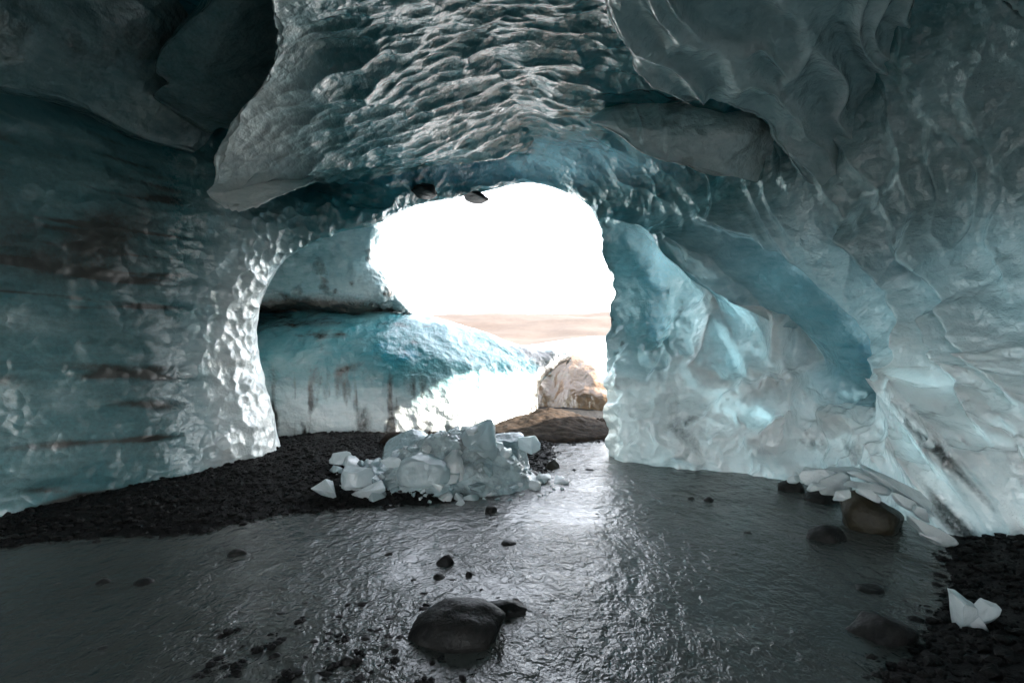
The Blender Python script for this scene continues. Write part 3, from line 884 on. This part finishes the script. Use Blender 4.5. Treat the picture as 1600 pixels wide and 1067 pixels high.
# snow bank and bare hill far outside
t = NT('old_snow')
p = t.node('ShaderNodeBsdfPrincipled')
geo = t.node('ShaderNodeNewGeometry')
t.link(t.mix(t.noise(geo.outputs['Position'], 0.6, 5), (0.70, 0.70, 0.70), (0.82, 0.82, 0.82)), p.inputs['Base Color'])
p.inputs['Roughness'].default_value = 0.8
M_SNOW = t.out(p.outputs[0])
sx = np.linspace(-14, 26, 120); sy = np.linspace(17, 40, 60)
SX, SY = np.meshgrid(sx, sy, indexing='ij')
SZ = -0.6 + 2.5 * np.exp(-((SY - 28) / 6.5) ** 2) * (0.75 + 0.25 * smooth(-6, 8, SX)) + 0.3 * fbm(np.stack([SX * .2, SY * .2, SX * 0], -1), 3, 981)
tag(grid_obj('snow_bank', np.stack([SX, SY, SZ], -1), M_SNOW, None, None, np.array((0, 20, 80))), kind='structure')
hx = np.linspace(-420, 420, 160); hy = np.linspace(140, 420, 60)
HX, HY = np.meshgrid(hx, hy, indexing='ij')
HZ = -3 + (21 + 3 * fbm(np.stack([HX * .01, HY * .01, HX * 0], -1), 4, 991)) * np.exp(-((HY - 300) / 90) ** 2) + 1.5 * fbm(np.stack([HX * .05, HY * .05, HX * 0], -1), 4, 992)
tag(grid_obj('hill', np.stack([HX, HY, HZ], -1), M_HILL, None, None, np.array((0, 200, 900))), kind='structure')

# ------------------------------------------------------------------ loose things
def gz(x, y):
    return float(max(ground_height(np.array([x]), np.array([y]))[0], -0.02))

def ico_mesh(sub):
    bm = bmesh.new()
    bmesh.ops.create_icosphere(bm, subdivisions=sub, radius=1.0)
    v = np.array([tuple(x.co) for x in bm.verts])
    f = np.array([[x.index for x in y.verts] for y in bm.faces])
    bm.free()
    return v, f
ICO = {k: ico_mesh(k) for k in (1, 2, 3, 4, 5)}

def boulder(name, size, mat, seed, sub=4, facets=7, lump=0.16, hmin=0.62, cut=0.9):
    """a worn stone: a lumpy ball planed by a few flat faces; origin at its base"""
    rng = np.random.RandomState(seed)
    v, f = ICO[sub]
    v = v.copy()
    for k in range(facets):
        n = rng.normal(size=3); n /= np.linalg.norm(n)
        h = rng.uniform(hmin, 0.9)
        d = v @ n
        v = v - np.outer(np.maximum(d - h, 0) * cut, n)
    v = v * (1 + lump * fbm(v * 1.1 + seed, 3, seed)[:, None] + 0.035 * fbm(v * 4 + seed, 3, seed + 3)[:, None])
    v[:, 2] = np.where(v[:, 2] < 0, v[:, 2] * 0.45, v[:, 2])
    lo, hi = v.min(0), v.max(0)
    v = (v - (lo + hi) / 2) / (hi - lo) * np.array(size)
    v[:, 2] += size[2] * 0.5
    return mesh_from(name, v, f, mat)

def chunk(name, size, mat, seed, npt=13, bevel=0.07, flatness=1.0, rough=0.03):
    """a piece of broken ice: hull of a few points with worn edges; origin at its base"""
    rng = np.random.RandomState(seed)
    q = rng.normal(size=(npt, 3))
    q /= np.linalg.norm(q, axis=1)[:, None]
    q = np.sign(q) * np.abs(q) ** 0.62
    q *= rng.uniform(0.72, 1.0, (npt, 1))
    a1, a2 = rng.uniform(-0.5, 0.5, 2)
    rm = np.array(Matrix.Rotation(a1, 3, 'Y') @ Matrix.Rotation(a2, 3, 'X') @ Matrix.Rotation(rng.uniform(0, 3), 3, 'Z'))
    q = q @ rm.T
    bm = bmesh.new()
    for p_ in q: bm.verts.new(p_)
    r = bmesh.ops.convex_hull(bm, input=bm.verts)
    bmesh.ops.delete(bm, geom=[x for x in r['geom_interior'] if isinstance(x, bmesh.types.BMVert)], context='VERTS')
    bmesh.ops.dissolve_limit(bm, angle_limit=R(14), verts=bm.verts, edges=bm.edges)
    bmesh.ops.bevel(bm, geom=list(bm.edges), offset=bevel, segments=2, profile=0.6, affect='EDGES', clamp_overlap=True)
    bmesh.ops.triangulate(bm, faces=bm.faces)
    bmesh.ops.subdivide_edges(bm, edges=[e for e in bm.edges if e.calc_length() > 0.28], cuts=3, use_grid_fill=True)
    bmesh.ops.triangulate(bm, faces=bm.faces)
    v = np.array([tuple(x.co) for x in bm.verts])
    bm.verts.index_update()
    f = np.array([[x.index for x in y.verts] for y in bm.faces])
    bm.free()
    cr, _ = voronoi(v * 1.7 + seed, seed)
    v = v * (1 + rough * fbm(v * 3 + seed, 3, seed)[:, None] - 0.10 * (cr - 0.5)[:, None])
    lo, hi = v.min(0), v.max(0)
    v = (v - (lo + hi) / 2) / (hi - lo) * np.array(size)
    v[:, 2] += size[2] * 0.5
    o = mesh_from(name, v, f, mat)
    o.data.set_sharp_from_angle(angle=R(38))
    return o

def place(o, px, py, d=None, z=None, rot=(0, 0, 0), sink=0.0):
    """stand an object with its base on the ground (or at height z) below photo pixel (px, py)"""
    if d is None:
        d = 4.0
        for k in range(12):
            x = (px - 800) / FPX * d
            zz = gz(x, d) if z is None else z
            d = (CAM_H - zz) * FPX / max(py - 533.5, 20)
    x = (px - 800) / FPX * d
    zz = gz(x, d) if z is None else z
    o.location = (x, d, zz - sink)
    o.rotation_euler = tuple(R(a) for a in rot)
    return o

# --- boulders and stones in and beside the stream
def stone(px0, px1, py0, py1, label, mat=M_BASALT, seed=1, cat='boulder', name='boulder', depth=0.8, sub=4, facets=7, rot=0, group=None, sinkf=0.22):
    d = CAM_H * FPX / (py1 - 533.5)
    x = ((px0 + px1) / 2 - 800) / FPX * d
    g = gz(x, d)
    d = (CAM_H - g) * FPX / (py1 - 533.5)
    w = (px1 - px0) / FPX * d
    dep = w * depth
    h = max((py1 - py0) / FPX * d * 1.0, 0.03)
    # the visible height also takes in the top surface seen from above
    h = max(h - dep * 0.35 * (CAM_H / d), h * 0.45) * (1 + sinkf)
    o = boulder(name, (w, dep, h), mat, seed, sub, facets)
    place(o, (px0 + px1) / 2, 0, d=d + dep * 0.5, sink=h * sinkf)
    o.rotation_euler[2] = 0
    return tag(o, label, cat, group)

stone(633, 796, 944, 1028, 'large rounded dark wet boulder in the shallow water, nearest the viewer', seed=11, depth=0.75, facets=2)
stone(752, 825, 938, 975, 'flat dark stone touching the back of the nearest large boulder', seed=12, depth=0.8)
stone(1311, 1427, 766, 842, 'big olive brown boulder at the foot of the right ice wall', M_BROWN, 13, depth=0.8, facets=9)
stone(1261, 1322, 820, 853, 'round dark boulder just left of the big brown one', seed=14)
stone(1215, 1256, 748, 772, 'small black boulder under the leftmost white ice slab', seed=15)
stone(1256, 1310, 765, 791, 'dark reddish boulder between the ice slabs and the stream', seed=16)
stone(1335, 1383, 916, 933, 'low flat dark stone breaking the water on the right', seed=17, cat='stone', name='stone')
stone(1322, 1428, 960, 1016, 'mossy dark peaked boulder in the water near the right gravel', seed=18, facets=10)
stone(852, 875, 718, 735, 'brown block shaped stone at the right end of the rubble pile', M_BROWN, 19, cat='stone', name='stone', facets=12)
stone(812, 856, 738, 754, 'flat grey stone lying at the stream edge below the rubble', seed=20, cat='stone', name='stone')
stone(758, 777, 790, 805, 'lone dark stone in the stream below the rubble pile', seed=21, cat='stone', name='stone', sub=3)
stone(681, 710, 866, 888, 'dark round stone in the glare between rubble and nearest boulder', seed=22, cat='stone', name='stone', sub=3)
stone(355, 386, 858, 874, 'single dark stone standing in the water on the left', seed=23, cat='stone', name='stone', sub=3)
stone(590, 648, 678, 700, 'brown rounded stone at the foot of the far ice wall', M_MOUND, 24, cat='stone', name='stone')
small = [(782,808,844,857),(816,825,855,861),(676,698,896,909),(727,738,892,904),(771,783,932,941),(798,814,935,947),(600,615,862,873),(609,626,1010,1025),
 (893,903,732,738),(912,931,732,738),(928,939,802,808),(925,935,810,815),(150,172,904,918),(210,241,904,921),(75,101,912,922),(1074,1086,776,782),(1097,1116,776,786),
 (1125,1151,819,826),(1160,1176,831,838),(1010,1022,768,772),(746,756,919,927),(660,672,880,886),(735,750,866,872),(700,712,921,927),(640,652,905,911),(560,580,905,912),
 (845,862,905,911),(830,842,880,885),(1280,1296,868,875),(1300,1322,880,888),(1395,1412,868,875),(1430,1446,905,913),(1405,1425,938,946),(1240,1262,905,912),(470,486,940,949),
 (520,540,960,972),(560,584,995,1008),(480,500,1000,1013),(330,350,985,996),(420,440,1020,1034),(150,172,1010,1022),(530,556,1030,1046),(600,618,965,975),(655,672,925,934),(700,716,905,912)]
for k, b_ in enumerate(small):
    zn = 'in the left part of the stream' if b_[0] < 500 else 'in the right part of the stream' if b_[0] > 1000 else 'in mid stream below the rubble pile' if b_[3] < 862 else 'in the shallows around the nearest large boulder'
    stone(*b_, 'small dark stone poking out ' + zn, seed=40 + k, cat='stone', name='stone', sub=2, facets=5, group='small stones ' + zn)

# --- rocks frozen into the rim of the roof
for k, (a_, d_, w_, lab) in enumerate([((660, 302), 8.35, 0.42, 'dark rock frozen into the roof rim, left of the pair'), ((742, 309), 8.75, 0.42, 'flat dark rock hanging from the roof rim above the opening')]):
    o = boulder('rock', (w_, 0.5, 0.2 - 0.04 * k), M_BASALT, 60 + k, 4, 18, 0.3)
    q = at(a_[0], a_[1], d_)
    o.location = (q[0], q[1], q[2] - 0.06)
    o.rotation_euler = (0, R(12), R(20))
    tag(o, lab, 'rock')

# --- broken ice: the pile in mid stream
def ice(px0, px1, py0, py1, label, seed, d=None, mat=M_BLOCK, npt=13, bevel=0.07, depth=0.85, rot=(0, 0, 0), group=None, name='ice_block', z=None, rough=0.03, melt=0):
    if d is None:
        d = 6.0
        for k in range(10):
            d = (CAM_H - gz(((px0 + px1) / 2 - 800) / FPX * d, d)) * FPX / (py1 - 533.5)
    w = (px1 - px0) / FPX * d
    h = (py1 - py0) / FPX * d
    dep = w * depth
    h = max(h - dep * 0.2 * CAM_H / d, h * 0.6)
    if melt:
        o = boulder(name, (w, dep, h), mat, seed, 4 if w > 0.25 else 3, melt, 0.22, 0.5, 1.0)
    else:
        o = chunk(name, (w, dep, h), mat, seed, npt, bevel, rough=rough)
    dd = d + dep * 0.4
    base_z = CAM_H - (py1 - 533.5) / FPX * d
    o.location = (((px0 + px1) / 2 - 800) / FPX * dd, dd, base_z - 0.02)
    o.rotation_euler = tuple(R(a) for a in rot)
    return tag(o, label, 'ice block', group)

M_DIRTY = ice_material('dirty_ice', False, 0.35, 0.28, transl=0.0)
G = 'broken ice in the rubble pile'
ice(617, 708, 706, 768, 'largest smooth grey green ice block at the front of the rubble pile', 5, mat=M_BLOCK_TEAL, npt=18, bevel=0.16, depth=0.8, melt=9)
def hull_block(name, pts, mat, seed, rough=0.02):
    """an ice block cut by the given corner points (metres, base at z = 0)"""
    bm = bmesh.new()
    for p_ in pts: bm.verts.new(p_)
    bmesh.ops.convex_hull(bm, input=bm.verts)
    bmesh.ops.bevel(bm, geom=list(bm.edges), offset=0.02, segments=2, affect='EDGES', clamp_overlap=True)
    bmesh.ops.triangulate(bm, faces=bm.faces)
    for k in range(2):
        bmesh.ops.subdivide_edges(bm, edges=[e for e in bm.edges if e.calc_length() > 0.07], cuts=1, use_grid_fill=True)
        bmesh.ops.triangulate(bm, faces=bm.faces)
    v = np.array([tuple(x.co) for x in bm.verts]); bm.verts.index_update()
    f = np.array([[x.index for x in y.verts] for y in bm.faces]); bm.free()
    nn = v - v.mean(0); nn /= np.linalg.norm(nn, axis=1)[:, None]
    c1, _ = voronoi(v * 7 + seed, seed)
    v = v + nn * (rough * fbm(v * 6 + seed, 3, seed) - 0.05 * (c1 - 0.5))[:, None]
    return mesh_from(name, v, f, mat)
o = hull_block('ice_block', [(-.30,-.2,0),(.22,-.25,0),(.26,.2,0),(-.28,.25,0),(.18,-.05,.72),(.25,.05,.60),(.02,.0,.68),(-.22,.0,.50),(-.30,-.05,.30),(.26,-.16,.35),(.0,-.24,.42),(.1,.2,.6)], M_BLOCK_TEAL, 7, 0.03)
place(o, 742, 752, d=6.15, sink=0.03)
tag(o, 'tall clear jagged ice block rising above the rubble pile', 'ice block')
o = hull_block('ice_block', [(-.2,-.12,0),(.14,-.15,0),(.16,.12,0),(-.15,.12,0),(.10,-.02,.40),(.02,.05,.46),(-.16,.0,.30),(-.05,-.13,.26),(.14,-.1,.2)], M_BLOCK, 31, 0.02)
place(o, 708, 758, d=5.85, sink=0.03)
tag(o, 'slanting ice block leaning on the left of the tall jagged one', 'ice block')
ice(592, 706, 672, 740, 'dirty ash covered ice mound at the back of the rubble pile', 9, d=6.25, mat=M_DIRTY, npt=26, bevel=0.1, rough=0.12, melt=14)
ice(740, 830, 678, 745, 'dirty ice mound behind the right end of the rubble pile', 10, d=6.5, mat=M_DIRTY, npt=26, bevel=0.1, rough=0.12, melt=14)
ice(531, 584, 728, 772, 'rounded white ice block left of the largest grey green one', 21, npt=24, bevel=0.2, melt=8)
ice(546, 607, 752, 786, 'sharp white ice block lowest at the front of the rubble pile', 22, npt=9, bevel=0.03)
ice(480, 531, 748, 784, 'flat white ice shard lying leftmost beside the rubble pile', 23, npt=10, bevel=0.03, rot=(0, 22, 0))
ice(514, 560, 704, 726, 'long white ice block at the upper left of the rubble pile', 24, d=6.2, npt=14)
ice(813, 849, 676, 708, 'clear square ice block at the upper right end of the rubble pile', 25, d=6.6, npt=10, bevel=0.03, rot=(0, -18, 0))
ice(772, 822, 726, 756, 'snow white crumbled ice block at the right front of the rubble pile', 26, npt=30, bevel=0.15, rough=0.15, melt=20)
# ash streaked ice heap that carries the loose pieces
def heap_height(x, y):
    u = np.hypot((x + 0.72 - 0.12 * (y - 6.1)) / 1.30, (y - 6.2) / 0.72)
    q = np.stack([x, y, x * 0], -1)
    h = 0.48 * (1 - smooth(0.1, 1.0, u)) * (0.75 + 0.35 * smooth(-1.6, -0.2, x))
    return h + (0.10 * fbm(q * 3.2, 4, 1201) + 0.05 * fbm(q * 9, 3, 1202)) * smooth(1.0, 0.6, u)
hu = np.linspace(0, 2 * math.pi, 120); hr_ = np.linspace(0, 1, 60)
HA, HR = np.meshgrid(hu, hr_, indexing='ij')
hx_, hy_ = -0.72 + 1.32 * HR * np.cos(HA), 6.2 + 0.74 * HR * np.sin(HA)
hz_ = heap_height(hx_, hy_) + np.vectorize(lambda q: q)(ground_height(hx_, hy_)) - 0.05 * smooth(0.9, 1, HR)
hp = np.stack([hx_, hy_, hz_], -1)
heap = grid_obj('ice_heap', hp, M_ICE, None, dict(blue=np.full(hx_.shape, 0.25), dirt=np.clip(0.27 + 0.55 * fbm(hp * 5, 3, 1205), 0, 1)), np.array((0, 6, 40)))
tag(heap, 'low ash streaked ice heap under the broken white pieces', 'ice heap')
rg = random.Random(14)
spots = []
for k in range(400):
    x_, y_ = rg.uniform(-2.15, 0.72), rg.uniform(5.35, 6.6)
    u_ = math.hypot((x_ + 0.72) / 1.36, (y_ - 6.1) / 0.82)
    if u_ > 1.0: continue
    sz = 0.05 + 0.17 * rg.random() ** 2.2
    if any(math.hypot(x_ - a_[0], y_ - a_[1]) < (sz + a_[2]) * 0.42 for a_ in spots): continue
    spots.append((x_, y_, sz))
for k, (x_, y_, sz) in enumerate(spots[:130]):
    dims = (sz * rg.uniform(0.8, 1.5), sz * rg.uniform(0.7, 1.1), sz * rg.uniform(0.5, 1.0))
    mat_ = M_DIRTY if k % 7 == 0 else (M_BLOCK_TEAL if k % 5 == 0 else M_BLOCK)
    o = boulder('ice_block', dims, mat_, 700 + k, 3, 14, 0.2, 0.45, 1.0) if k % 3 == 0 else chunk('ice_block', dims, mat_, 700 + k, [8, 11, 15][k % 3], 0.04, rough=0.05)
    hz0 = max(float(heap_height(np.array([x_]), np.array([y_]))[0]), 0) + float(ground_height(np.array([x_]), np.array([y_]))[0])
    o.location = (x_, y_, max(hz0, -0.02) - 0.2 * dims[2])
    o.rotation_euler = (R(rg.uniform(-25, 25)), R(rg.uniform(-30, 30)), R(rg.uniform(0, 360)))
    zone = 'at the left end of the rubble pile' if x_ < -1.55 else 'at the right end of the rubble pile' if x_ > 0.05 else 'along the front of the rubble pile' if y_ < 5.8 else 'on top of the rubble pile'
    col_ = 'ash stained' if mat_ is M_DIRTY else 'clear grey' if mat_ is M_BLOCK_TEAL else 'white'
    tag(o, '%s piece of broken ice %s' % (col_, zone), 'ice block', '%s broken ice %s' % (col_, zone))

# --- ice slabs at the foot of the right wall
def slab(px0, px1, py0, py1, d, label, seed, tilt, thick=0.3, npt=12, group=None):
    d *= 0.90
    w = (px1 - px0) / FPX * d / max(math.cos(R(tilt)), 0.4)
    h = max((py1 - py0) / FPX * d - w * abs(math.sin(R(tilt))) * 0.8, 0.08)
    o = boulder('ice_slab', (w, w * 0.5, h * 1.15), M_BLOCK, seed, 4, 16, 0.12, 0.45, 1.0)
    c = at((px0 + px1) / 2, (py0 + py1) / 2, d)
    o.location = (c[0] - 0.5 * h * math.sin(R(tilt)), c[1], c[2] - 0.5 * h * math.cos(R(tilt)))
    o.rotation_euler = (0, R(tilt), R(-12))
    return tag(o, label, 'ice slab', group, 'thing')
slab(1249, 1308, 730, 768, 5.75, 'thick white ice slab at the left end of the slab heap', 301, 8)
slab(1281, 1332, 740, 778, 5.6, 'blunt white ice slab second from the left in the heap', 302, -6)
slab(1292, 1368, 727, 750, 5.85, 'long thin white ice slab lying on top of the heap', 303, 9)
slab(1322, 1392, 750, 774, 5.3, 'thin white ice slab just above the big brown boulder', 304, 10)
slab(1352, 1455, 724, 798, 5.2, 'longest white ice slab slanting down behind the brown boulder', 305, 33, npt=14)
slab(1330, 1400, 738, 764, 5.5, 'grey white ice slab wedged in the middle of the heap', 307, 20)
slab(1414, 1478, 795, 857, 4.55, 'flat white ice plate leaning right of the big brown boulder', 306, 38, npt=9)
slab(1303, 1329, 764, 786, 5.2, 'short pointed ice slab touching the brown boulder at its left', 308, -20)
slab(1230, 1253, 744, 755, 6.0, 'small white ice slab lying on the black boulder', 309, -10)

for k, (a_, b_, c_, e_, d_) in enumerate([(1262,1290,752,770,5.55), (1340,1372,762,782,5.1), (1392,1430,772,796,4.9), (1440,1476,822,852,4.5), (1380,1404,752,768,5.35), (1425,1450,792,812,4.8)]):
    slab(a_, b_, c_, e_, d_, 'small white ice fragment lodged between the slabs of the heap', 330 + k, (-18, 24, 30, 15, -12, 35)[k], npt=10, group='ice fragments in the slab heap')

# --- winged piece of clear ice on the right gravel
vv, ff, n0 = [], [], 0
for sz_, tilt_, yaw_, off_, sd_ in [((.15,.12,.25),-16,10,(-.02,0,.0),411), ((.10,.10,.17),42,-8,(.02,.01,.03),412), ((.13,.11,.13),4,0,(.01,-.02,-.01),415)]:
    tmp = boulder('ice_block', sz_, M_BLOCK, sd_, 4, 18, 0.15, 0.42, 1.0)
    q = np.array([tuple(x.co) for x in tmp.data.vertices]); fq = np.array([list(x.vertices) for x in tmp.data.polygons])
    bpy.data.objects.remove(tmp)
    q = q @ np.array(Matrix.Rotation(R(tilt_), 3, 'Y') @ Matrix.Rotation(R(yaw_), 3, 'Z')).T + np.array(off_)
    vv.append(q); ff.append(fq + n0); n0 += len(q)
o = mesh_from('ice_block', np.concatenate(vv), np.concatenate(ff), M_BLOCK)
place(o, 1521, 978, sink=0.02)
tag(o, 'winged white ice block lying alone on the right gravel bank', 'ice block')

# --- loose gravel on the banks (uncountable)
rng = np.random.RandomState(5)
def scatter(name, n, xr, yr, cond, smin, smax, mat, seed):
    rng = np.random.RandomState(seed)
    x = rng.uniform(*xr, n); y = rng.uniform(*yr, n)
    h = ground_height(x, y)
    k = cond(x, y, h)
    x, y, h = x[k], y[k], h[k]
    s = smin * (smax / smin) ** (rng.uniform(0, 1, len(x)) ** 2.2)
    v, f = ICO[1]
    bm = bmesh.new(); bmesh.ops.create_icosphere(bm, subdivisions=1, radius=1.0)
    V = np.repeat(v[None], len(x), 0)
    V = V * (1 + rng.uniform(-0.25, 0.25, V.shape[:2])[..., None]) * np.stack([rng.uniform(0.7, 1.3, len(x)), rng.uniform(0.7, 1.3, len(x)), rng.uniform(0.45, 0.8, len(x))], -1)[:, None]
    a = rng.uniform(0, 6.28, len(x))
    ca, sa = np.cos(a)[:, None], np.sin(a)[:, None]
    V = np.stack([V[..., 0] * ca - V[..., 1] * sa, V[..., 0] * sa + V[..., 1] * ca, V[..., 2]], -1) * s[:, None, None]
    V += np.stack([x, y, h + s * 0.25], -1)[:, None]
    F = (f[None] + (np.arange(len(x)) * len(v))[:, None, None]).reshape(-1, 3)
    o = mesh_from(name, V, F, mat, None, None, False)
    return tag(o, None, None, None, 'stuff')
scatter('gravel', 30000, (-5.3, 1.0), (4.1, 8.0), lambda x, y, h: h > -0.01, 0.004, 0.013, M_GRAVEL, 7)
scatter('gravel', 18000, (-5.3, 1.6), (4.1, 9.2), lambda x, y, h: h > -0.02, 0.006, 0.042, M_GRAVEL, 1)
scatter('gravel', 9000, (1.5, 4.9), (1.9, 5.4), lambda x, y, h: h > -0.02, 0.006, 0.045, M_GRAVEL, 2)
scatter('gravel', 26000, (-3.4, 0.7), (1.8, 4.4), lambda x, y, h: h > -0.03, 0.005, 0.03, M_GRAVEL, 3)
scatter('gravel', 2500, (-0.3, 1.9), (8.8, 10.6), lambda x, y, h: h > -9, 0.01, 0.05, M_MOUND, 4)
